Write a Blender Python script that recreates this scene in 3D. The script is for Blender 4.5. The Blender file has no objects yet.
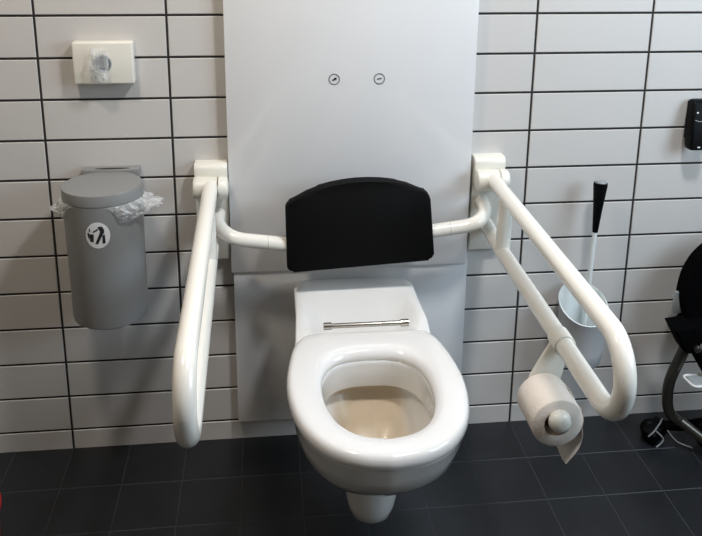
import bpy, bmesh, math, random
from mathutils import Vector, Matrix
random.seed(4)
PI = math.pi
scn = bpy.context.scene
COL = scn.collection

# ------------------------------------------------------------ camera
def make_camera():
    yaw, pit, rol = .1116, .2572, .0092
    cy, sy, cp, sp = math.cos(yaw), math.sin(yaw), math.cos(pit), math.sin(pit)
    fwd = Vector((sy*cp, cy*cp, -sp)); right = Vector((cy, -sy, 0)); up = right.cross(fwd)
    r2 = math.cos(rol)*right + math.sin(rol)*up
    u2 = -math.sin(rol)*right + math.cos(rol)*up
    m = Matrix((r2, u2, -fwd)).transposed().to_4x4()
    m.translation = (-.2228, -1.8893, 1.3997)
    cd = bpy.data.cameras.new('camera'); co = bpy.data.objects.new('camera', cd)
    COL.objects.link(co); co.matrix_world = m
    cd.sensor_fit = 'HORIZONTAL'; cd.sensor_width = 36
    cd.lens = 789.12/702*36
    cd.shift_x = 0
    cd.shift_y = -(268-119.96)/702      # the photo is a crop: its optical centre lies high
    cd.clip_start = .02
    scn.camera = co
make_camera()

# ------------------------------------------------------------ light
w = bpy.data.worlds.new('world'); scn.world = w; w.use_nodes = True
w.node_tree.nodes['Background'].inputs[0].default_value = (.85, .92, 1, 1)
w.node_tree.nodes['Background'].inputs[1].default_value = .25
def area(name, loc, target, sx, sy, power, col):
    l = bpy.data.lights.new(name, 'AREA'); l.shape = 'RECTANGLE'; l.size = sx; l.size_y = sy
    l.energy = power; l.color = col
    o = bpy.data.objects.new(name, l); COL.objects.link(o); o.location = loc
    o.rotation_euler = (Vector(target)-Vector(loc)).to_track_quat('-Z', 'Y').to_euler()
    return o
area('window_daylight', (1.66, -1.25, 1.40), (.25, -.5, .3), .9, 1.0, 23, (.68, .85, 1))
area('ceiling_lamp_light', (.50, -.95, 2.40), (.42, -.75, 0), .20, .20, 23, (.97, .98, 1))
area('spot_lamp_light', (-.75, -.85, 2.40), (-.70, -.10, .9), .20, .20, 15.5, (1, .88, .74))
scn.view_settings.view_transform = 'Standard'
scn.view_settings.look = 'None'
scn.view_settings.gamma = 1
scn.view_settings.use_curve_mapping = False
scn.view_settings.exposure = 0.0

# ------------------------------------------------------------ materials
def srgb(r, g, b):
    f = lambda c: (c/255/12.92) if c/255 <= .04045 else ((c/255+.055)/1.055)**2.4
    return (f(r), f(g), f(b), 1)
def mat(name, rgb, rough=.4, metal=0, noise=0, nscale=8, bump=0, bscale=200, coat=0, spec=.5):
    m = bpy.data.materials.new(name); m.use_nodes = True
    nt = m.node_tree; b = nt.nodes['Principled BSDF']
    c = srgb(*rgb)
    b.inputs['Roughness'].default_value = rough; b.inputs['Metallic'].default_value = metal
    b.inputs['Specular IOR Level'].default_value = spec
    b.inputs['Coat Weight'].default_value = coat; b.inputs['Coat Roughness'].default_value = .06
    tc = nt.nodes.new('ShaderNodeTexCoord')
    n = nt.nodes.new('ShaderNodeTexNoise'); n.inputs['Scale'].default_value = nscale; n.inputs['Detail'].default_value = 5
    nt.links.new(tc.outputs['Object'], n.inputs['Vector'])
    r = nt.nodes.new('ShaderNodeMapRange'); r.inputs['From Min'].default_value = .3; r.inputs['From Max'].default_value = .7
    r.inputs['To Min'].default_value = 1-noise; r.inputs['To Max'].default_value = 1+noise
    nt.links.new(n.outputs['Fac'], r.inputs['Value'])
    mx = nt.nodes.new('ShaderNodeMix'); mx.data_type = 'RGBA'; mx.blend_type = 'MULTIPLY'
    mx.inputs['Factor'].default_value = 1; mx.inputs['A'].default_value = c
    nt.links.new(r.outputs['Result'], mx.inputs['B'])
    nt.links.new(mx.outputs['Result'], b.inputs['Base Color'])
    if bump:
        n2 = nt.nodes.new('ShaderNodeTexNoise'); n2.inputs['Scale'].default_value = bscale
        nt.links.new(tc.outputs['Object'], n2.inputs['Vector'])
        bp = nt.nodes.new('ShaderNodeBump'); bp.inputs['Strength'].default_value = bump; bp.inputs['Distance'].default_value = .002
        nt.links.new(n2.outputs['Fac'], bp.inputs['Height']); nt.links.new(bp.outputs['Normal'], b.inputs['Normal'])
    return m
M = {}
M['tile'] = mat('wall_tile_glaze', (206, 203, 200), .42, noise=.02, nscale=3)
M['grout'] = mat('dark_grout', (38, 35, 35), .9, noise=.1, nscale=60)
M['floor'] = mat('slate_floor_tile', (27, 29, 33), .40, noise=.28, nscale=9, bump=.15, bscale=60)
M['fgrout'] = mat('floor_grout', (56, 58, 61), .8, noise=.15, nscale=40)
M['plaster'] = mat('plaster', (142, 132, 118), .8, noise=.02)
M['ceil'] = mat('ceiling_paint', (225, 225, 222), .85)
M['panel'] = mat('white_laminate_panel', (228, 228, 229), .16, noise=.01, coat=.3)
M['ceramic'] = mat('white_sanitary_ceramic', (236, 236, 235), .12, coat=.6)
M['bowl'] = mat('tan_tinted_ceramic', (200, 183, 158), .3, noise=.08, nscale=14, coat=.15)
_m = M['bowl']; _nt = _m.node_tree                     # the tan tint runs down the middle of the bowl
_g = _nt.nodes.new('ShaderNodeSeparateXYZ'); _tc = [n for n in _nt.nodes if n.type == 'TEX_COORD'][0]
_nt.links.new(_tc.outputs['Object'], _g.inputs[0])
_ab = _nt.nodes.new('ShaderNodeMath'); _ab.operation = 'ABSOLUTE'; _nt.links.new(_g.outputs['X'], _ab.inputs[0])
_r = _nt.nodes.new('ShaderNodeMapRange'); _r.interpolation_type = 'SMOOTHSTEP'; _r.inputs['From Min'].default_value = .060; _r.inputs['From Max'].default_value = .098
_nt.links.new(_ab.outputs[0], _r.inputs['Value'])
_x = _nt.nodes.new('ShaderNodeMix'); _x.data_type = 'RGBA'; _x.inputs['B'].default_value = srgb(232, 230, 226)
_old = _nt.nodes['Principled BSDF'].inputs['Base Color'].links[0].from_socket
_nt.links.new(_old, _x.inputs['A']); _nt.links.new(_r.outputs['Result'], _x.inputs['Factor'])
_nt.links.new(_x.outputs['Result'], _nt.nodes['Principled BSDF'].inputs['Base Color'])
M['seat'] = mat('white_seat_plastic', (240, 239, 238), .15, coat=.5)
M['rail'] = mat('cream_white_powder_coat', (240, 237, 229), .24, noise=.01, coat=.4)
M['plate'] = mat('cream_white_plastic', (232, 229, 219), .32)
M['black'] = mat('black_vinyl', (8, 8, 9), .7, bump=.1, bscale=350, spec=.12)
M['blackplastic'] = mat('black_plastic', (3, 3, 4), .5, spec=.12)
M['blackfab'] = mat('black_fabric', (4, 4, 5), .95, bump=.3, bscale=500, spec=.05)
M['bin'] = mat('grey_painted_steel', (136, 137, 137), .38, noise=.02)
M['binlid'] = mat('grey_plastic_lid', (138, 139, 139), .34)
M['bindark'] = mat('slot_shade', (35, 35, 36), .7)
M['sticker'] = mat('white_sticker', (228, 228, 230), .4)
M['ink'] = mat('black_print', (40, 40, 46), .5)
M['greyink'] = mat('grey_print', (110, 110, 112), .5)
M['chrome'] = mat('brushed_chrome', (190, 186, 178), .22, metal=1)
M['tubegrey'] = mat('dull_grey_metal', (88, 86, 80), .33, metal=.85)
M['paper'] = mat('toilet_paper', (232, 222, 212), .95, bump=.3, bscale=160, spec=.1)
M['core'] = mat('cardboard_core', (120, 96, 72), .9)
M['cup'] = mat('white_brush_holder_plastic', (220, 226, 226), .35)
M['cupout'] = mat('outer_brush_holder_plastic', (196, 197, 199), .4)  # outside of the cup, greyer than the inside
M['red'] = mat('red_plastic', (150, 12, 20), .4)
M['green'] = mat('green_plastic', (92, 170, 60), .45)
M['greyfoot'] = mat('pale_grey_plastic', (150, 156, 158), .45)
M['dullsilver'] = mat('dull_silver_plastic', (120, 122, 122), .5)
M['frame'] = mat('white_window_frame', (225, 225, 225), .4)

def clear_mat(name, tint, alpha, rough=.12):
    m = bpy.data.materials.new(name); m.use_nodes = True; nt = m.node_tree
    for n in list(nt.nodes): nt.nodes.remove(n)
    out = nt.nodes.new('ShaderNodeOutputMaterial'); mx = nt.nodes.new('ShaderNodeMixShader')
    tr = nt.nodes.new('ShaderNodeBsdfTransparent'); pr = nt.nodes.new('ShaderNodeBsdfPrincipled')
    pr.inputs['Base Color'].default_value = srgb(*tint); pr.inputs['Roughness'].default_value = rough
    ly = nt.nodes.new('ShaderNodeLayerWeight'); ly.inputs['Blend'].default_value = .45
    rg = nt.nodes.new('ShaderNodeMapRange'); rg.inputs['To Min'].default_value = alpha; rg.inputs['To Max'].default_value = min(1, alpha+.6)
    nt.links.new(ly.outputs['Facing'], rg.inputs['Value']); nt.links.new(rg.outputs['Result'], mx.inputs['Fac'])
    nt.links.new(tr.outputs[0], mx.inputs[1]); nt.links.new(pr.outputs[0], mx.inputs[2]); nt.links.new(mx.outputs[0], out.inputs[0])
    return m
M['film'] = clear_mat('clear_plastic_film', (235, 238, 240), .18)
M['glass'] = clear_mat('window_glass', (230, 240, 245), .03, .02)
M['water'] = clear_mat('bowl_water', (170, 160, 140), .15, .03)
M['lampglass'] = bpy.data.materials.new('lamp_diffuser'); M['lampglass'].use_nodes = True
_b = M['lampglass'].node_tree.nodes['Principled BSDF']
_b.inputs['Emission Color'].default_value = (1, .95, .88, 1); _b.inputs['Emission Strength'].default_value = 3

# ------------------------------------------------------------ helpers
def thing(name, label, cat, loc=(0, 0, 0), group=None):
    o = bpy.data.objects.new(name, None); COL.objects.link(o); o.empty_display_size = .05
    o.location = loc; o['label'] = label; o['category'] = cat
    if group: o['group'] = group
    return o
def tag(o, label, cat, group=None):
    o['label'] = label; o['category'] = cat
    if group: o['group'] = group
    return o
def obj(name, bm, mats, parent=None, smooth=True, kind=None, label=None, angle=40):
    """link a bmesh given in world coordinates as ONE mesh object under parent"""
    if not isinstance(mats, (list, tuple)): mats = [mats]
    bmesh.ops.recalc_face_normals(bm, faces=bm.faces[:])
    off = Vector((0, 0, 0))
    p = parent
    while p is not None: off += p.location; p = p.parent
    if parent is None and len(bm.verts):
        xs = [v.co for v in bm.verts]
        off = Vector(((min(c.x for c in xs)+max(c.x for c in xs))/2, (min(c.y for c in xs)+max(c.y for c in xs))/2, min(c.z for c in xs)))
    bmesh.ops.translate(bm, verts=bm.verts[:], vec=-off)
    me = bpy.data.meshes.new(name); bm.to_mesh(me); bm.free()
    for m_ in mats: me.materials.append(m_)
    o = bpy.data.objects.new(name, me); COL.objects.link(o)
    if parent is not None: o.parent = parent
    else: o.location = off
    if smooth:
        for f in me.polygons: f.use_smooth = True
        bm2 = bmesh.new(); bm2.from_mesh(me)
        for e in bm2.edges:
            if len(e.link_faces) == 2 and e.calc_face_angle(0) > math.radians(angle): e.smooth = False
        bm2.to_mesh(me); bm2.free()
    if kind: o['kind'] = kind
    if label: o['label'] = label
    return o
def NB(): return bmesh.new()
def box(bm, lo, hi, bev=0, seg=3, rot=None, mi=0):
    lo, hi = Vector(lo), Vector(hi); c = (lo+hi)/2; s = hi-lo
    t = bmesh.new(); r = bmesh.ops.create_cube(t, size=1)
    for v in t.verts: v.co = Vector((v.co.x*s.x, v.co.y*s.y, v.co.z*s.z))
    if bev: bmesh.ops.bevel(t, geom=t.edges[:], offset=bev, segments=seg, profile=.5, affect='EDGES')
    if rot is not None: bmesh.ops.rotate(t, verts=t.verts[:], cent=(0, 0, 0), matrix=rot)
    bmesh.ops.translate(t, verts=t.verts[:], vec=c)
    merge(bm, t, mi); return bm
def merge(bm, t, mi=None):
    mp = [bm.verts.new(v.co) for v in t.verts]
    t.verts.index_update()
    for f in t.faces:
        nf = bm.faces.new([mp[v.index] for v in f.verts]); nf.material_index = f.material_index if mi is None else mi
    t.free()
def fillet(pts, rad, n=8):
    pts = [Vector(p) for p in pts]; out = [pts[0]]
    for i in range(1, len(pts)-1):
        a, b, c = pts[i-1], pts[i], pts[i+1]
        r = rad[i-1] if isinstance(rad, (list, tuple)) else rad
        d1 = (a-b).normalized(); d2 = (c-b).normalized()
        ang = d1.angle(d2)
        if r <= 0 or ang > PI-.01: out.append(b); continue
        t = r/math.tan(ang/2); p1 = b+d1*t; p2 = b+d2*t
        cen = b+(d1+d2).normalized()*(r/math.sin(ang/2))
        v1 = p1-cen; v2 = p2-cen; tot = v1.angle(v2); ax = v1.cross(v2).normalized()
        m = max(3, int(n*tot/(PI/2)))
        for k in range(m+1): out.append(cen+Matrix.Rotation(tot*k/m, 3, ax)@v1)
    out.append(pts[-1]); return out
def tube(bm, path, r, n=20, caps=True, dome=False, mi=0):
    P = [Vector(p) for p in path]
    R = list(r) if isinstance(r, (list, tuple)) else [r]*len(P)
    if dome:
        for end in (0, -1):
            d = (P[0]-P[1]).normalized() if end == 0 else (P[-1]-P[-2]).normalized()
            b, rr = P[end], R[end]; ex = []; er = []
            for k in range(1, 5):
                a = k*PI/2/5; ex.append(b+d*rr*math.sin(a)*dome); er.append(rr*math.cos(a))
            if end == 0: P = ex[::-1]+P; R = er[::-1]+R
            else: P = P+ex; R = R+er
    T = []
    for i in range(len(P)):
        a = P[max(0, i-1)]; b = P[min(len(P)-1, i+1)]; T.append((b-a).normalized())
    ref = Vector((0, 0, 1)) if abs(T[0].z) < .9 else Vector((1, 0, 0))
    N = T[0].cross(ref).normalized(); rings = []
    for i in range(len(P)):
        if i: N = (T[i-1].rotation_difference(T[i])@N); N = (N-T[i]*N.dot(T[i])).normalized()
        B = T[i].cross(N)
        rings.append([bm.verts.new(P[i]+(N*math.cos(2*PI*k/n)+B*math.sin(2*PI*k/n))*R[i]) for k in range(n)])
    loft(bm, rings, caps, caps, mi)
def loft(bm, rings, c0=False, c1=False, mi=0, closed=True):
    n = len(rings[0])
    for a, b in zip(rings, rings[1:]):
        for k in range(n if closed else n-1):
            f = bm.faces.new([a[k], a[(k+1) % n], b[(k+1) % n], b[k]]); f.material_index = mi
    if c0: bm.faces.new(rings[0][::-1]).material_index = mi
    if c1: bm.faces.new(rings[-1]).material_index = mi
def lathe(bm, prof, cen, axis='Z', n=48, mi=0, cap=True):
    """prof: (radius, height) along axis"""
    cen = Vector(cen); rings = []
    for r, h in prof:
        ring = []
        for k in range(n):
            a = 2*PI*k/n; c, s = r*math.cos(a), r*math.sin(a)
            v = {'Z': (c, s, h), 'Y': (c, h, s), 'X': (h, c, s)}[axis]
            ring.append(bm.verts.new(cen+Vector(v)))
        rings.append(ring)
    loft(bm, rings, cap, cap, mi)
def catmull(pts, per=8, closed=False):
    out = []; n = len(pts); g = lambda i: pts[i % n] if closed else pts[max(0, min(n-1, i))]
    for i in range(n if closed else n-1):
        p0, p1, p2, p3 = [Vector(g(i+j)) for j in (-1, 0, 1, 2)]
        for k in range(per):
            t = k/per
            out.append(.5*((2*p1)+(-p0+p2)*t+(2*p0-5*p1+4*p2-p3)*t*t+(-p0+3*p1-3*p2+p3)*t**3))
    if not closed: out.append(Vector(pts[-1]))
    return out
def prism(bm, pts2, f0, f1, bev=0, seg=3, mi=0):
    """pts2 outline, f0/f1 map (u,v)->3D for the two faces"""
    t = bmesh.new()
    a = [t.verts.new(f0(*p)) for p in pts2]; b = [t.verts.new(f1(*p)) for p in pts2]
    t.faces.new(a); t.faces.new(b[::-1]); n = len(a)
    for k in range(n): t.faces.new([a[k], b[k], b[(k+1) % n], a[(k+1) % n]])
    if bev:
        rim = [e for e in t.edges if (e.verts[0] in a and e.verts[1] in a) or (e.verts[0] in b and e.verts[1] in b)]
        bmesh.ops.bevel(t, geom=rim, offset=bev, segments=seg, profile=.5, affect='EDGES')
    merge(bm, t, mi)

# ------------------------------------------------------------ the room
X0, X1, Y1, H = -1.35, 1.65, -2.75, 2.45
def grid_lines(lo, hi, first, step, g, bev):
    """coordinates with a level (0 on the tile, 1 in the joint)"""
    L = [(lo, 0)]
    k = math.ceil((lo-first)/step-1e-6)
    while first+k*step < hi-.001:
        c = first+k*step
        if c > lo+.01:
            L += [(c-g-bev, 0), (c-g, 1), (c+g, 1), (c+g+bev, 0)]
        k += 1
    L.append((hi, 0)); return L
def tiled(A, B, place, depth, thick):
    bm = NB()
    V = [[bm.verts.new(place(a, b, -depth if (la or lb) else 0)) for b, lb in B] for a, la in A]
    for i in range(len(A)-1):
        for j in range(len(B)-1):
            f = bm.faces.new([V[i][j], V[i+1][j], V[i+1][j+1], V[i][j+1]])
            ja = A[i][1] and A[i+1][1]; jb = B[j][1] and B[j+1][1]
            f.material_index = 1 if (ja or jb) else 0
    # backing so the wall has real thickness
    a0, a1, b0, b1 = A[0][0], A[-1][0], B[0][0], B[-1][0]
    W = [[bm.verts.new(place(a, b, -thick)) for b, _ in B] for a, _ in A]
    for i in range(len(A)-1):
        for j in range(len(B)-1): bm.faces.new([W[i][j], W[i][j+1], W[i+1][j+1], W[i+1][j]])
    for i in range(len(A)-1):
        bm.faces.new([V[i][0], W[i][0], W[i+1][0], V[i+1][0]]); bm.faces.new([V[i][-1], V[i+1][-1], W[i+1][-1], W[i][-1]])
    for j in range(len(B)-1):
        bm.faces.new([V[0][j], V[0][j+1], W[0][j+1], W[0][j]]); bm.faces.new([V[-1][j], W[-1][j], W[-1][j+1], V[-1][j+1]])
    return bm
obj('wall_back', tiled(grid_lines(X0, X1, -.75, .3, .0027, .0014), grid_lines(0, H, .0624, .1, .0027, .0014),
    lambda a, b, d: (a, -d, b), .0018, .1), [M['tile'], M['grout']], smooth=False, kind='structure')
obj('floor', tiled(grid_lines(X0, X1, -.75, .15, .0009, .0006), grid_lines(Y1, 0, -.155*20, .155, .0009, .0006),
    lambda a, b, d: (a, b, d+.005), .0006, .1), [M['floor'], M['fgrout']], smooth=False, kind='structure')
bm = NB(); box(bm, (X0, Y1, H), (X1, 0, H+.1)); obj('ceiling', bm, M['ceil'], smooth=False, kind='structure')
bm = NB(); box(bm, (X0-.1, Y1, 0), (X0, .1, H)); obj('wall_left', bm, M['plaster'], smooth=False, kind='structure')
bm = NB(); box(bm, (X0-.1, Y1-.1, 0), (X1+.1, Y1, H)); obj('wall_front', bm, M['plaster'], smooth=False, kind='structure')
WY0, WY1, WZ0, WZ1 = -1.65, -.65, .95, 2.15
bm = NB()
box(bm, (X1, Y1, 0), (X1+.1, WY0, H)); box(bm, (X1, WY1, 0), (X1+.1, .1, H))
box(bm, (X1, WY0, 0), (X1+.1, WY1, WZ0)); box(bm, (X1, WY0, WZ1), (X1+.1, WY1, H))
obj('wall_right', bm, M['plaster'], smooth=False, kind='structure')
bm = NB()
for a, b in (((WY0, WZ0), (WY0+.05, WZ1)), ((WY1-.05, WZ0), (WY1, WZ1)), ((WY0+.05, WZ0), (WY1-.05, WZ0+.05)), ((WY0+.05, WZ1-.05), (WY1-.05, WZ1))):
    box(bm, (X1+.03, a[0], a[1]), (X1+.08, b[0], b[1]))
fr = obj('window_1', bm, M['frame'], smooth=False, kind='structure')

# ------------------------------------------------------------ white service panel behind the toilet
t = thing('backing_panel', 'tall glossy white panel on the tiled wall behind the toilet', 'wall panel', (-.01, 0, .07))
bm = NB(); box(bm, (-.311, -.024, .072), (.297, -.0005, .52), .002, 2); obj('lower_panel', bm, M['panel'], t)
bm = NB(); box(bm, (-.316, -.030, .512), (.293, -.0005, 1.72), .002, 2)
obj('upper_panel', bm, M['panel'], t)
for i, x in enumerate((-.056, .054)):
    bm = NB(); lathe(bm, [(.0115, -.0004), (.0117, -.0012), (.0127, -.0014), (.0135, -.0012), (.0137, -.0004)], (x, -.030, 1.01), 'Y', 40, cap=False)
    fb = obj('button_ring', bm, M['greyink'], t, label='left circled mark' if i == 0 else 'right circled mark')
    bm = NB()
    if i == 0:
        box(bm, (x-.0055, -.0313, 1.0075), (x+.0055, -.0298, 1.0105), rot=Matrix.Rotation(.35, 3, 'Y').inverted())
        box(bm, (x-.001, -.0313, 1.010), (x+.0055, -.0298, 1.0135), rot=Matrix.Rotation(.35, 3, 'Y').inverted())
    else:
        box(bm, (x-.0055, -.0313, 1.009), (x+.0055, -.0298, 1.0112), rot=Matrix.Rotation(.2, 3, 'Y').inverted())
    obj('symbol', bm, M['ink'], fb, smooth=False)

# ------------------------------------------------------------ toilet
TX = -.010
HALF = [(0, -.031), (.105, -.031), (.138, -.036), (.150, -.056), (.151, -.14), (.152, -.22), (.156, -.29), (.165, -.36), (.173, -.44), (.175, -.50),
        (.167, -.57), (.147, -.635), (.109, -.688), (.058, -.717), (0, -.727)]
def full(half, per=6):
    h = catmull([(a, b, 0) for a, b in half], per)
    return [(p.x, p.y) for p in h] + [(-p.x, p.y) for p in h[-2:0:-1]]
OUT = full(HALF)
def polar(outline, cy, n=96):
    """resample an outline by angle about (0, cy)"""
    res = []; m = len(outline)
    for k in range(n):
        a = 2*PI*k/n; d = (math.sin(a), -math.cos(a)); best = None
        for i in range(m):
            p, q = outline[i], outline[(i+1) % m]
            ex, ey = q[0]-p[0], q[1]-p[1]; det = d[0]*-ey+d[1]*ex
            if abs(det) < 1e-12: continue
            px, py = p[0], p[1]-cy
            s = (px*-ey+py*ex)/det; u = (d[0]*py-d[1]*px)/det
            if s > 0 and -1e-6 <= u <= 1+1e-6 and (best is None or s > best): best = s
        res.append((d[0]*best, cy+d[1]*best))
    return res
HOLE = full([(0, -.384), (.045, -.388), (.082, -.409), (.104, -.451), (.110, -.505), (.104, -.566), (.084, -.622), (.048, -.658), (0, -.670)])
CY = -.525
t = thing('toilet', 'white wall-hung toilet with open oval seat below the black backrest', 'toilet', (TX, -.03, 0))
bm = NB()
O = polar(OUT, CY); I = polar(HOLE, CY)
def ring(pts, z, sx=1, sy=1, y0=-.031, zf=None):
    return [bm.verts.new((TX+p[0]*sx, y0+(p[1]-y0)*sy, z if zf is None else zf(p[0], p[1]))) for p in pts]
def topz(x, y, k=0.):
    # rear deck stands higher than the rim the seat lies on
    s = min(1, max(0, (y+.31)/.06)); s = s*s*(3-2*s)
    b = min(1, max(0, (y+.075)/.044)); e = max(0, (abs(x)-.11)/.05)
    return .462+s*.031-k-.006*b*b-.005*min(1, e)**2*s
def inset(pts, d):
    n = len(pts); r = []
    for i in range(n):
        a, b = pts[i-1], pts[(i+1) % n]; tx, ty = b[0]-a[0], b[1]-a[1]; L = math.hypot(tx, ty) or 1
        r.append((pts[i][0]-ty/L*d, pts[i][1]+tx/L*d))
    return r
def scaled(pts, s, dy=0):
    return [(p[0]*s, CY+(p[1]-CY)*s+dy) for p in pts]
rings = []
lv = [(.232, .26, .52), (.236, .38, .60), (.248, .50, .665), (.272, .63, .745), (.305, .765, .825), (.34, .865, .892), (.385, .945, .955), (.425, .982, .986), (.448, .994, .995)]
for z, sx, sy in lv: rings.append(ring(O, z, sx, sy))
rings.append(ring(O, 0, zf=lambda x, y: topz(x, y, .008)))
rings.append(ring(scaled(O, .993), 0, zf=lambda x, y: topz(x, y, .002)))
O2 = scaled(O, .975); rings.append(ring(O2, 0, zf=lambda x, y: topz(x, y)))
mid = [tuple(.75*a+.25*b for a, b in zip(p, q)) for p, q in zip(O2, scaled(I, 1.05))]
rings.append(ring(mid, 0, zf=lambda x, y: topz(x, y)))
mid = [tuple(.5*a+.5*b for a, b in zip(p, q)) for p, q in zip(O2, scaled(I, 1.05))]
rings.append(ring(mid, .462)); rings.append(ring(scaled(I, 1.06), .462))
rings.append(ring(scaled(I, 1.02), .4615)); rings.append(ring(scaled(I, 1.003), .458)); rings.append(ring(scaled(I, 1.003), .450)); rings.append(ring(scaled(I, 1.003), .403)); rings.append(ring(scaled(I, 1.02), .398))
loft(bm, rings, True, False, 0)
last = rings[-1]
inner = [ring(scaled(I, 1.08, .02), .398), ring(scaled(I, 1.08, .025), .388), ring(scaled(I, 1.04, .022), .37), ring(scaled(I, .90, .016), .345), ring(scaled(I, .76, .022), .325),
         ring(scaled(I, .62, .028), .310), ring(scaled(I, .49, .03), .298), ring(scaled(I, .38, .033), .288), ring(scaled(I, .28, .036), .280)]
loft(bm, [last]+inner[:2], mi=0); loft(bm, inner[1:], False, True, 1)
obj('bowl', bm, [M['ceramic'], M['bowl']], t, angle=60)
bm = NB(); s = ring(scaled(I, .40, .033), .291); bm.faces.new(s)
obj('water', bm, M['water'], t)
# trap under the bowl
bm = NB()
lathe(bm, [(.015, .076), (.034, .080), (.047, .092), (.054, .115), (.058, .14), (.061, .18), (.066, .22), (.075, .255)], (TX+.008, -.395, 0), 'Z', 40)
obj('trap', bm, M['ceramic'], t)
# seat ring
bm = NB()
SO = full([(0, -.296), (.08, -.296), (.120, -.297), (.140, -.304), (.153, -.322), (.165, -.355), (.176, -.42), (.181, -.49), (.174, -.565), (.153, -.635), (.113, -.692), (.060, -.724), (0, -.735)])
SO = polar(SO, CY)
def seatz(f): return .4610+.028*f
rings = []
prof = [(0.03, 0), (0, .10), (0.0, .40), (.02, .66), (.07, .86), (.15, .96), (.28, 1.0), (.5, 1.0), (.70, .98), (.84, .90), (.93, .74), (.98, .5), (1.0, .25), (.98, 0)]
for u, f in prof:
    pts = [tuple((1-u)*a+u*b for a, b in zip(p, q)) for p, q in zip(SO, I)]
    rings.append([bm.verts.new((TX+p[0], p[1], seatz(f))) for p in pts])
loft(bm, rings+[rings[0]])
obj('seat', bm, M['seat'], t)
# hinge rod
bm = NB(); tube(bm, [(TX-.090, -.292, .497), (TX+.100, -.292, .497)], .0058, 16)
h = obj('hinge_rod', bm, M['chrome'], t)
for s in (-.088, .088):
    bm = NB(); tube(bm, [(TX+.005+s-.009, -.292, .497), (TX+.005+s+.009, -.292, .497)], .0085, 20); obj('hinge_cap', bm, M['chrome'], h)

# ------------------------------------------------------------ grab rails
def grab_rail(xc, label, lean=0.0):
    t = thing('grab_rail', label, 'grab rail', (xc, 0, .54), 'hinged grab rails beside the toilet')
    # wall plate with a rolled upper edge
    bm = NB()
    out = [(-.0005, .545), (-.017, .545), (-.021, .551), (-.021, .70), (-.026, .738), (-.038, .768), (-.042, .788), (-.038, .800), (-.028, .805), (-.0005, .805)]
    prism(bm, out, lambda y, z: (xc-.040, y, z), lambda y, z: (xc+.040, y, z), .002, 2)
    obj('wall_plate', bm, M['plate'], t, angle=50)
    # pivot housing
    bm = NB(); lathe(bm, [(.020, -.042), (.026, -.039), (.0285, -.032), (.0265, .016)], (xc, -.058, .752), 'X', 32)
    hs = obj('pivot_housing', bm, M['plate'], t)
    bm = NB(); lathe(bm, [(.0235, .018), (.0270, .020), (.0270, .034), (.023, .041), (.012, .043)], (xc, -.058, .752), 'X', 32)
    obj('pivot_cap', bm, M['plate'], hs)
    bm = NB()
    yE = -.833; zt, zb = .736, .592
    P = fillet([(xc, -.055, .757), (xc+lean, yE, zt), (xc+lean, yE, zb), (xc, -.170, .610), (xc, -.028, .622)], [.0715, .0715, .03], 14)
    tube(bm, P, .0182, 24)
    obj('rail_tube', bm, M['rail'], t)
    bm = NB(); tube(bm, [(xc, -.182, .748), (xc, -.178, .612)], .0175, 20); obj('post', bm, M['rail'], t)
    return t
grab_rail(-.358, 'white fold-down grab rail left of the toilet, nearest the grey bin', .006)
rr = grab_rail(.340, 'white fold-down grab rail right of the toilet, carrying the toilet paper')
# paper holder clamped on the right-hand rail
bm = NB(); tube(bm, [(.340, -.552, .5998), (.340, -.590, .5988)], .0215, 24); obj('clamp', bm, M['plate'], rr)
RX, RZ, RYa, RYb = .308, .492, -.570, -.662
bm = NB()
prism(bm, [(.320, .592), (.360, .590), (.354, .548), (RX+.036, RZ), (RX+.018, RZ-.02), (RX, RZ-.026), (RX-.018, RZ-.02), (RX-.030, RZ), (RX-.024, RZ+.03)],
      lambda x, z: (x, -.558, z), lambda x, z: (x, -.566, z), .003, 2)
ar = obj('holder_arm', bm, M['plate'], rr, angle=50)
bm = NB(); lathe(bm, [(.012, -.565), (.012, -.66), (.0195, -.662), (.0215, -.668), (.020, -.676), (.014, -.682), (.006, -.684)], (RX, 0, RZ), 'Y', 32)
obj('spindle', bm, M['plate'], ar)

# toilet paper
t = thing('toilet_paper_roll', 'partly used white toilet paper roll hanging on the right grab rail', 'toilet paper', (RX, -.57, RZ-.05))
bm = NB(); R = .0495
lathe(bm, [(.0265, RYa), (R-.002, RYa), (R, RYa-.002), (R, RYb+.002), (R-.002, RYb), (.0265, RYb), (.0265, RYa)], (RX, 0, RZ-.010), 'Y', 56, cap=False)
obj('roll', bm, M['paper'], t, angle=50)
bm = NB(); lathe(bm, [(.0262, RYa-.0005), (.0262, RYb+.0005), (.0250, RYb+.0005), (.0250, RYa-.0005), (.0262, RYa-.0005)], (RX, 0, RZ-.010), 'Y', 40, cap=False)
obj('core', bm, M['core'], t)
bm = NB()
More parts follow.
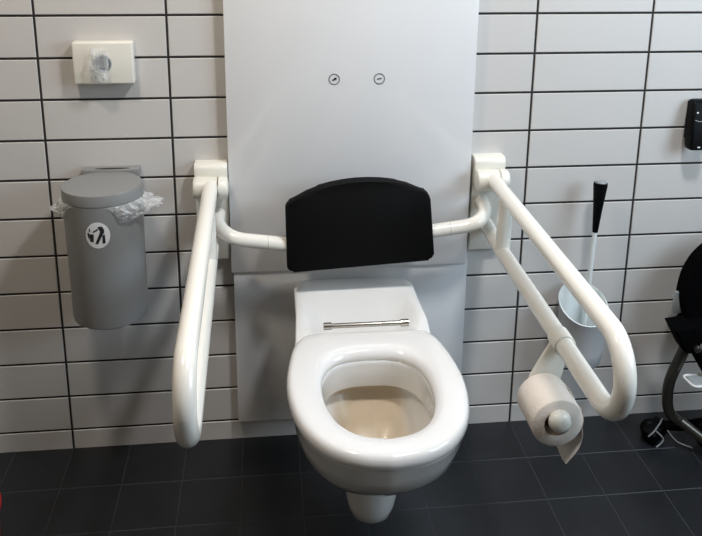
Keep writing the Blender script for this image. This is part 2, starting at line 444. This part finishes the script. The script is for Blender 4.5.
# loose end: leaves the roll on the right, hangs and curls with a torn corner
prof = []
for k in range(7):
    a = math.radians(30-k*7); prof.append((RX+(R+.0012)*math.cos(a), RZ-.010+(R+.0012)*math.sin(a)))
x0, z0 = prof[-1]
tail = catmull([(x0, z0, 0), (x0+.001, z0-.022, 0), (x0-.007, z0-.050, 0), (x0-.027, z0-.080, 0)], 4)[1:]
prof += [(p.x, p.y) for p in tail]
A = [Vector((x, RYa-.001, z)) for x, z in prof]; B = [Vector((x, RYb+.001, z)) for x, z in prof]
NW = 6; thick = .0006
G = []
for a, b in zip(A, B): G.append([a.lerp(b, j/NW)+Vector((0.0015*math.sin(j*1.3+a.z*60), 0, 0)) for j in range(NW+1)])
V1 = [[bm.verts.new(p) for p in row] for row in G]; V2 = [[bm.verts.new(p+Vector((thick, 0, 0))) for p in row] for row in G]
for i in range(len(G)-1):
    for j in range(NW):
        bm.faces.new([V1[i][j], V1[i][j+1], V1[i+1][j+1], V1[i+1][j]]); bm.faces.new([V2[i][j], V2[i+1][j], V2[i+1][j+1], V2[i][j+1]])
for i in range(len(G)-1):
    bm.faces.new([V1[i][0], V1[i+1][0], V2[i+1][0], V2[i][0]]); bm.faces.new([V1[i][NW], V2[i][NW], V2[i+1][NW], V1[i+1][NW]])
for j in range(NW):
    bm.faces.new([V1[0][j], V2[0][j], V2[0][j+1], V1[0][j+1]]); bm.faces.new([V1[-1][j], V1[-1][j+1], V2[-1][j+1], V2[-1][j]])
obj('loose_sheet', bm, M['paper'], t)

# ------------------------------------------------------------ backrest
t = thing('backrest', 'black padded backrest with arched top held by white tubes above the toilet', 'backrest', (0, 0, .56))
ARC = [(.118, .1965), (.090, .2045), (.060, .2105), (.030, .2140), (0, .2152)]
half = [(0, 0), (.174, 0), (.170, .1690)]+ARC[:-1]
loop = half+[(0, .2152)]+[(-x, y) for x, y in half[:0:-1]]
radii = [.014, .018]+[0]*(len(loop)-5)+[.018, .014]
outl = [(p.x, p.y) for p in fillet([(a, b, 0) for a, b in loop]+[(-.001, 0, 0)], radii, 7)]
tilt = math.radians(3.1)
def padmap(y):
    def f(u, v):
        u2 = u*(1.028-.35*(v-.1)*.25); return Vector((-.003+u2*math.cos(tilt)-(v-.1)*math.sin(tilt), y-.02*(.1-v), .668+(v-.1)*math.cos(tilt)+u2*math.sin(tilt)))
    return f
bm = NB(); prism(bm, outl, padmap(-.102), padmap(-.138), .009, 4)
obj('pad', bm, M['black'], t, angle=60)
for sx, xc, zc in ((-1, -.358, .668), (1, .340, .682)):
    bm = NB()
    P = fillet([(xc-sx*.016, -.030, zc+.006), (xc-sx*.012, -.118, zc-.020), (sx*.14+.004, -.118, (.618 if sx < 0 else .641))], .070, 14)
    tube(bm, P, .0172, 22); br = obj('support_tube', bm, M['rail'], t)
    bm = NB(); xq = sx*.222; zq = P[-1].z+(P[-2].z-P[-1].z)*((xq-P[-1].x)/(P[-2].x-P[-1].x))
    tube(bm, [(xq-.0006, -.118, zq), (xq+.0006, -.118, zq)], .01735, 22); obj('joint_seam', bm, M['greyfoot'], br)

# ------------------------------------------------------------ waste bin
BX, BY, BR = -.601, -.112, .090
t = thing('waste_bin', 'grey cylindrical waste bin with flat lid mounted on the tiled wall', 'bin', (BX, 0, .44))
bm = NB(); lathe(bm, [(.05, .457), (.080, .458), (.0855, .462), (.0870, .470), (.0890, .760), (.0890, .766)], (BX, BY, 0), 'Z', 64)
obj('body', bm, M['bin'], t)
bm = NB(); lathe(bm, [(.0893, .763), (.0900, .7635), (.0903, .7845), (.0890, .7890), (.084, .7898), (.03, .790)], (BX, BY, 0), 'Z', 64)
obj('lid', bm, M['binlid'], t)
bm = NB(); box(bm, (BX-.064, -.030, .776), (BX+.072, -.0005, .796), .003, 3)
box(bm, (BX-.05, -.022, .48), (BX+.05, -.0005, .78), .002, 2)
mb = obj('mounting_bracket', bm, M['binlid'], t)
bm = NB(); lathe(bm, [(.040, 0), (.040, .0012)], (0, 0, 0), 'Z', 32)
for v in bm.verts: v.co = Vector((BX+.008+v.co.x, -.024+v.co.y*.12, .7955+v.co.z))
obj('gap_shade', bm, M['bindark'], mb)  # flat dark ellipse stands in for the shade in the gap behind the lid
# sticker with the litter pictogram, wrapped on the body
SZ = .697; SA = math.radians(-89.3); sr = .0268
def wrap(u, v, lift):
    z = SZ+v; r = .0870+.002*(z-.470)/.29+lift
    a = SA+u/r; return Vector((BX+r*math.cos(a), BY+r*math.sin(a), z))
def decal(polys, lift, thick):
    bm = NB()
    for poly in polys:
        tb = bmesh.new(); f = tb.faces.new([tb.verts.new((u, v, 0)) for u, v in poly])
        r = bmesh.ops.extrude_face_region(tb, geom=[f]); 
        for g in r['geom']:
            if isinstance(g, bmesh.types.BMVert): g.co.z = thick
        bmesh.ops.triangulate(tb, faces=tb.faces[:])
        bmesh.ops.subdivide_edges(tb, edges=tb.edges[:], cuts=2, use_grid_fill=True)
        for v in tb.verts: v.co = wrap(v.co.x, v.co.y, lift+v.co.z)
        merge(bm, tb)
    return bm
disc = [(sr*math.cos(2*PI*k/40)*1.0, sr*1.16*math.sin(2*PI*k/40)) for k in range(40)]
bm = NB()
rs = []
for k in range(9):
    f = k/8
    rs.append([bm.verts.new(wrap(x*f if k else x*.01, y*f if k else y*.01, .0006)) for x, y in disc])
rs.append([bm.verts.new(wrap(x, y, -.0005)) for x, y in disc])
loft(bm, rs, True, False)
st = obj('sticker', bm, M['sticker'], t, label='round white sticker with a black litter pictogram')
def pic(pts): return [((x-298)/84*sr, -(y-307)/84*sr*1.16) for x, y in pts]
pict = [pic([(240, 297), (272, 297), (268, 348), (244, 345)]), pic([(227, 288), (240, 290), (240, 325), (232, 322)]), pic([(240, 262), (248, 262), (248, 283), (240, 283)]),
        pic([(266, 280), (300, 262), (303, 272), (269, 289)]), pic([(300, 255), (310, 249), (332, 250), (344, 270), (343, 292), (325, 300), (318, 280)]),
        pic([(318, 280), (340, 290), (304, 350), (300, 361), (278, 360), (284, 348)]), pic([(330, 308), (346, 300), (349, 359), (327, 359)])]
obj('pictogram', decal(pict, .0009, .0003), M['ink'], st, smooth=False)

# clear liner bulging out under the lid
from mathutils import noise
bm = NB(); rs = []; n = 260
def lump(a, c, w):
    d = (a-c+PI) % (2*PI)-PI; return math.exp(-(d/w)**2)
NJ = 16
for j in range(NJ+1):
    s = j/NJ; row = []
    for k in range(n):
        a = 2*PI*k/n
        out = .022*lump(a, math.radians(-45), .30)+.046*lump(a, math.radians(-6), .42)+.022*lump(a, math.radians(196), .34)
        amp = min(1, out/.012)
        bulge = math.sin(PI*(.02+.95*s))**.8
        p = Vector((math.cos(a)*5.0, math.sin(a)*5.0, s*2.2))
        c1 = noise.noise(p*1.3); c2 = noise.noise(p*3.1); c3 = abs(noise.noise(p*2.0+Vector((9, 3, 1))))
        r = .0886+out*bulge*(1+.55*c1-.5*c3)+amp*bulge*.007*c2
        z = .7615-s*(.003+.038*amp)+amp*bulge*(.008*c1+.006*c2)
        row.append(bm.verts.new((BX+r*math.cos(a), BY+r*math.sin(a), z)))
    rs.append(row)
loft(bm, rs)
tag(obj('bin_liner', bm, M['film'], angle=35), 'clear crinkled plastic liner sticking out under the grey bin lid', 'bin liner')

# ------------------------------------------------------------ bag dispenser
t = thing('bag_dispenser', 'small white rectangular bag dispenser on the wall above the grey bin', 'dispenser', (-.597, 0, 1.0))
bm = NB(); box(bm, (-.664, -.032, 1.006), (-.527, -.0005, 1.105), .004, 3)
obj('housing', bm, M['plate'], t)
bm = NB(); lathe(bm, [(.0155, -.0322), (.0175, -.0335), (.0195, -.0335), (.0205, -.0318)], (-.596, 0, 1.055), 'Y', 40, cap=False)
obj('opening_ring', bm, M['greyfoot'], t)
bm = NB(); lathe(bm, [(.0002, -.0324), (.0170, -.0326)], (-.596, 0, 1.055), 'Y', 40, cap=False)
obj('opening', bm, M['greyink'], t)
bm = NB(); rs = []; n = 44
for j in range(12):
    s = j/11; row = []
    for k in range(n):
        a = 2*PI*k/n; p = Vector((math.cos(a)*1.6, math.sin(a)*1.6, s*2.4))
        c = noise.noise(p)*.6+noise.noise(p*1.9)*.22
        r = (.014+.014*math.sin(PI*min(1, s*1.1)))*(1+c)*(1-.7*s**4)
        row.append(bm.verts.new((-.600+r*math.cos(a)*.85-.004*s, -.034-.030*s, 1.054+r*1.35*math.sin(a)-.006*s)))
    rs.append(row)
loft(bm, rs, False, True)
tag(obj('hygiene_bag', bm, M['film'], smooth=False), 'clear plastic bag poking out of the white dispenser opening', 'plastic bag')

# ------------------------------------------------------------ toilet brush and holder
CX, CYB, CR = .601, -.080, .064
bm = NB(); n = 48
def obl(r, zoff, s=1): # oblique rim, lower toward the room
    return [bm.verts.new((CX+r*math.cos(2*PI*k/n), CYB+r*math.sin(2*PI*k/n), zoff+math.sin(2*PI*k/n)*.045*s)) for k in range(n)]
rs = [obl(.030, .238, 0), obl(.050, .240, 0), obl(.056, .248, 0), obl(.060, .30, .3), obl(CR, .407, .75), obl(CR+.001, .409, .75), obl(CR-.002, .4105, .75), obl(CR-.004, .405, .75), obl(.057, .33, .3), obl(.050, .292, 0)]
loft(bm, rs[:5], True, False, 1); loft(bm, rs[4:], False, True, 0)
t = thing('brush_holder', 'white wall-mounted cup holding the toilet brush, seen between the right rail tubes', 'toilet brush holder', (CX, 0, .24))
obj('cup', bm, [M['cup'], M['cupout']], t, angle=50)
bm = NB(); box(bm, (CX-.02, -.022, .33), (CX+.02, -.0005, .42), .003, 2); obj('wall_mount', bm, M['cup'], t)
t = thing('toilet_brush', 'toilet brush with tapered black grip and white stem standing in wall cup', 'toilet brush', (CX, CYB, .256))
a = Vector((.603, -.088, .297)); b = Vector((.6275, -.058, .736)); L = lambda s: a.lerp(b, s)
bm = NB(); tube(bm, [L(.10), L(.705)], .0062, 18); obj('stem', bm, M['cup'], t)
bm = NB(); tube(bm, [L(.70), L(.72), L(.85), L(.985), L(1)], [.0070, .0078, .0120, .0180, .0172], 24); gp = obj('grip', bm, M['blackplastic'], t)
bm = NB(); tube(bm, [L(.9995), L(1.012)], [.0145, .0125], 24); obj('grip_cap', bm, M['greyfoot'], gp)
bm = NB(); tube(bm, [L(.0), L(.012), L(.045), L(.06)], [.016, .019, .019, .011], 24); obj('bristle_head', bm, M['blackplastic'], t)

# ------------------------------------------------------------ black wall bracket at the right edge
t = thing('wall_bracket', 'black plastic bracket screwed to the tiles at the right edge of view', 'bracket', (.90, 0, .80))
def rrect(cx, cy, z, hw, hd, r=.008, m=5):
    o = []
    for sx, sy, a0 in ((1, 1, 0), (-1, 1, 90), (-1, -1, 180), (1, -1, 270)):
        for k in range(m+1):
            a = math.radians(a0+90*k/m); o.append((cx+sx*(hw-r)+r*math.cos(a), cy+sy*(hd-r)+r*math.sin(a), z))
    return o
bm = NB(); box(bm, (.868, -.010, .835), (.908, -.0005, .936), .004, 3); bp = obj('base_plate', bm, M['blackplastic'], t)
bm = NB(); rs = []
for z, cy, hw, hd in ((.9415, -.018, .018, .010), (.939, -.019, .022, .0145), (.93, -.020, .0235, .0165), (.885, -.027, .0235, .020), (.825, -.042, .0225, .018), (.818, -.043, .021, .0165), (.8155, -.043, .017, .012)):
    rs.append([bm.verts.new(p) for p in rrect(.8900-(.94-z)*.085, cy, z, hw, hd)])
loft(bm, rs, True, True)
lg = obj('hook_arm', bm, M['blackplastic'], t, angle=50)
for x in (.8775, .894):
    bm = NB(); lathe(bm, [(.0028, -.0380), (.0028, -.0410), (.0012, -.0418)], (x, 0, .911), 'Y', 16); obj('screw', bm, M['frame'], lg)
bm = NB(); P = catmull([(.870, -.0455, .893), (.877, -.0475, .8905), (.885, -.048, .890), (.893, -.0475, .892)], 5); tube(bm, P, .0010, 8); obj('trim_highlight', bm, M['greyfoot'], lg)  # thin pale arc shaped as the highlight on the chrome
bm = NB(); box(bm, (.876, -.0625, .8235), (.883, -.058, .8265), .0006, 1); obj('end_mark', bm, M['frame'], lg)

# ------------------------------------------------------------ pushchair cut off by the right edge
t = thing('pushchair', 'black pushchair with curved grey frame tube, partly cut off by the right edge', 'pushchair', (1.0, -.15, 0))
bm = NB()
pts = [(.880, .36), (.862, .405), (.858, .445), (.868, .50), (.895, .548), (.94, .583), (1.00, .60), (1.08, .59), (1.13, .55), (1.15, .48), (1.14, .38), (1.12, .34), (.90, .34)]
pts = [(p.x, p.y) for p in catmull([(x, z, 0) for x, z in pts], 4, True)]
prism(bm, pts, lambda x, z: (x, -.085, z), lambda x, z: (x, -.135, z), .012, 3); obj('seat_back', bm, M['blackfab'], t, angle=60)
bm = NB()
prism(bm, [(.814, .372), (.90, .380), (1.13, .380), (1.13, .345), (.895, .342), (.868, .300), (.852, .304)], lambda x, z: (x, -.115, z), lambda x, z: (x, -.175, z-.006), .006, 2)
obj('seat_cushion', bm, M['blackfab'], t, angle=50)
for y in (-.125, -.33):
    bm = NB(); P = [(p.x, p.y, p.z) for p in catmull([(.884, y, .312), (.872, y, .262), (.850, y, .195), (.847, y, .140), (.862, y, .085), (.91, y-.01, .05), (.98, y-.015, .040)], 6)]
    if y > -.2:
        tube(bm, P, .0145, 20); obj('frame_tube', bm, M['tubegrey'], t)
bm = NB(); tube(bm, [(.872, -.160, .085), (.925, -.20, .050), (1.02, -.27, .022)], .013, 18); obj('lower_tube', bm, M['tubegrey'], t)
bm = NB(); lathe(bm, [(.009, -.13), (.009, -.142), (.005, -.145)], (.880, -.040, .312), 'Y', 20); obj('pivot_bolt', bm, M['tubegrey'], t)
bm = NB(); tube(bm, [(.885, -.155, .305), (.925, -.16, .24), (.97, -.165, .19)], .014, 12); obj('strap', bm, M['blackfab'], t)
bm = NB(); box(bm, (.848, -.100, .372), (.900, -.090, .435), .003, 2); obj('side_panel', bm, M['greyfoot'], t)
bm = NB(); box(bm, (.875, -.195, .208), (1.10, -.150, .217), .004, 3); fp = obj('footrest', bm, M['greyfoot'], t)
bm = NB(); P = fillet([(1.1, -.198, .214), (.873, -.198, .214), (.866, -.147, .216), (1.1, -.147, .216)], .012, 5); tube(bm, P, .0035, 12); obj('footrest_rim', bm, M['frame'], fp)
def wheel(cx, cy, r, wd, ang, name, hub):
    bm = NB(); lathe(bm, [(r*.55, -wd/2), (r*.85, -wd/2), (r, -wd*.3), (r, wd*.3), (r*.85, wd/2), (r*.55, wd/2)], (0, 0, 0), 'Y', 36)
    bmesh.ops.rotate(bm, verts=bm.verts[:], cent=(0, 0, 0), matrix=Matrix.Rotation(ang, 3, 'Z')); bmesh.ops.translate(bm, verts=bm.verts[:], vec=(cx, cy, r+.001))
    wo = obj('wheel', bm, M['blackplastic'], t)
    bm = NB(); lathe(bm, [(r*.15, -wd/2-.004), (r*.42, -wd/2-.003), (r*.54, -wd/2+.002), (r*.54, wd/2)], (0, 0, 0), 'Y', 28)
    bmesh.ops.rotate(bm, verts=bm.verts[:], cent=(0, 0, 0), matrix=Matrix.Rotation(ang, 3, 'Z')); bmesh.ops.translate(bm, verts=bm.verts[:], vec=(cx, cy, r+.001))
    obj('hub', bm, hub, wo)
bm = NB(); box(bm, (-.036, -.022, -.017), (.036, .022, .017), .007, 2)
bmesh.ops.rotate(bm, verts=bm.verts[:], cent=(0, 0, 0), matrix=Matrix.Rotation(.55, 3, 'Z')@Matrix.Rotation(-.22, 3, 'Y')); bmesh.ops.translate(bm, verts=bm.verts[:], vec=(.828, -.118, .030))
obj('caster_housing', bm, M['blackplastic'], t)
bm = NB(); lathe(bm, [(.010, -.012), (.022, -.012), (.026, -.006), (.026, .006), (.022, .012), (.010, .012)], (.822, -.100, .0265), 'Y', 30); obj('wheel', bm, M['blackplastic'], t)
wheel(.962, -.175, .048, .03, -.1, 'rear', M['green'])
bm = NB(); P = catmull([(.792, -.150, .036), (.806, -.148, .047), (.832, -.128, .056), (.850, -.112, .061), (.858, -.118, .048)], 6); tube(bm, P, .0022, 10); obj('buckle_strap', bm, M['dullsilver'], t)
bm = NB(); P = catmull([(.812, -.142, .050), (.826, -.152, .038), (.832, -.156, .028), (.822, -.160, .018), (.810, -.164, .012)], 5); tube(bm, P, .0022, 10); obj('buckle_strap', bm, M['dullsilver'], t)
bm = NB(); P = catmull([(.850, -.140, .045), (.870, -.160, .022), (.905, -.178, .014)], 6); tube(bm, P, .0022, 10); obj('brake_lever', bm, M['dullsilver'], t)
bm = NB(); tube(bm, [(.835, -.118, .045), (.89, -.14, .055), (1.00, -.13, .06)], .013, 14); obj('axle_sleeve', bm, M['blackfab'], t)

# ------------------------------------------------------------ red bucket at the left edge, ceiling lamps
t = thing('bucket', 'red plastic bucket on the floor, only its rim showing at lower left edge', 'bucket', (-.902, -.42, 0))
bm = NB(); lathe(bm, [(.085, .002), (.092, .004), (.100, .16), (.106, .165), (.106, .172), (.097, .172), (.088, .012)], (-.902, -.42, 0), 'Z', 48); obj('pail', bm, M['red'], t)
for x, y, s, lab in ((.50, -.95, .11, 'square white ceiling lamp over the right grab rail'), (-.75, -.85, .11, 'square white ceiling lamp on the left over the bin side')):
    t = thing('ceiling_lamp', lab, 'lamp', (x, y, H))
    bm = NB(); box(bm, (x-s-.02, y-s-.02, H-.025), (x+s+.02, y+s+.02, H-.0005), .004, 2); obj('lamp_frame', bm, M['frame'], t)
    bm = NB(); box(bm, (x-s, y-s, H-.032), (x+s, y+s, H-.026)); obj('diffuser', bm, M['lampglass'], t)

for o in scn.objects:                      # the floor tiles' upper face lies at 5 mm
    if o.parent is None and o.name.split('.')[0] in ('pushchair', 'bucket'):
        o.location.z += .005
        if o.name == 'pushchair': o.location.x -= .006
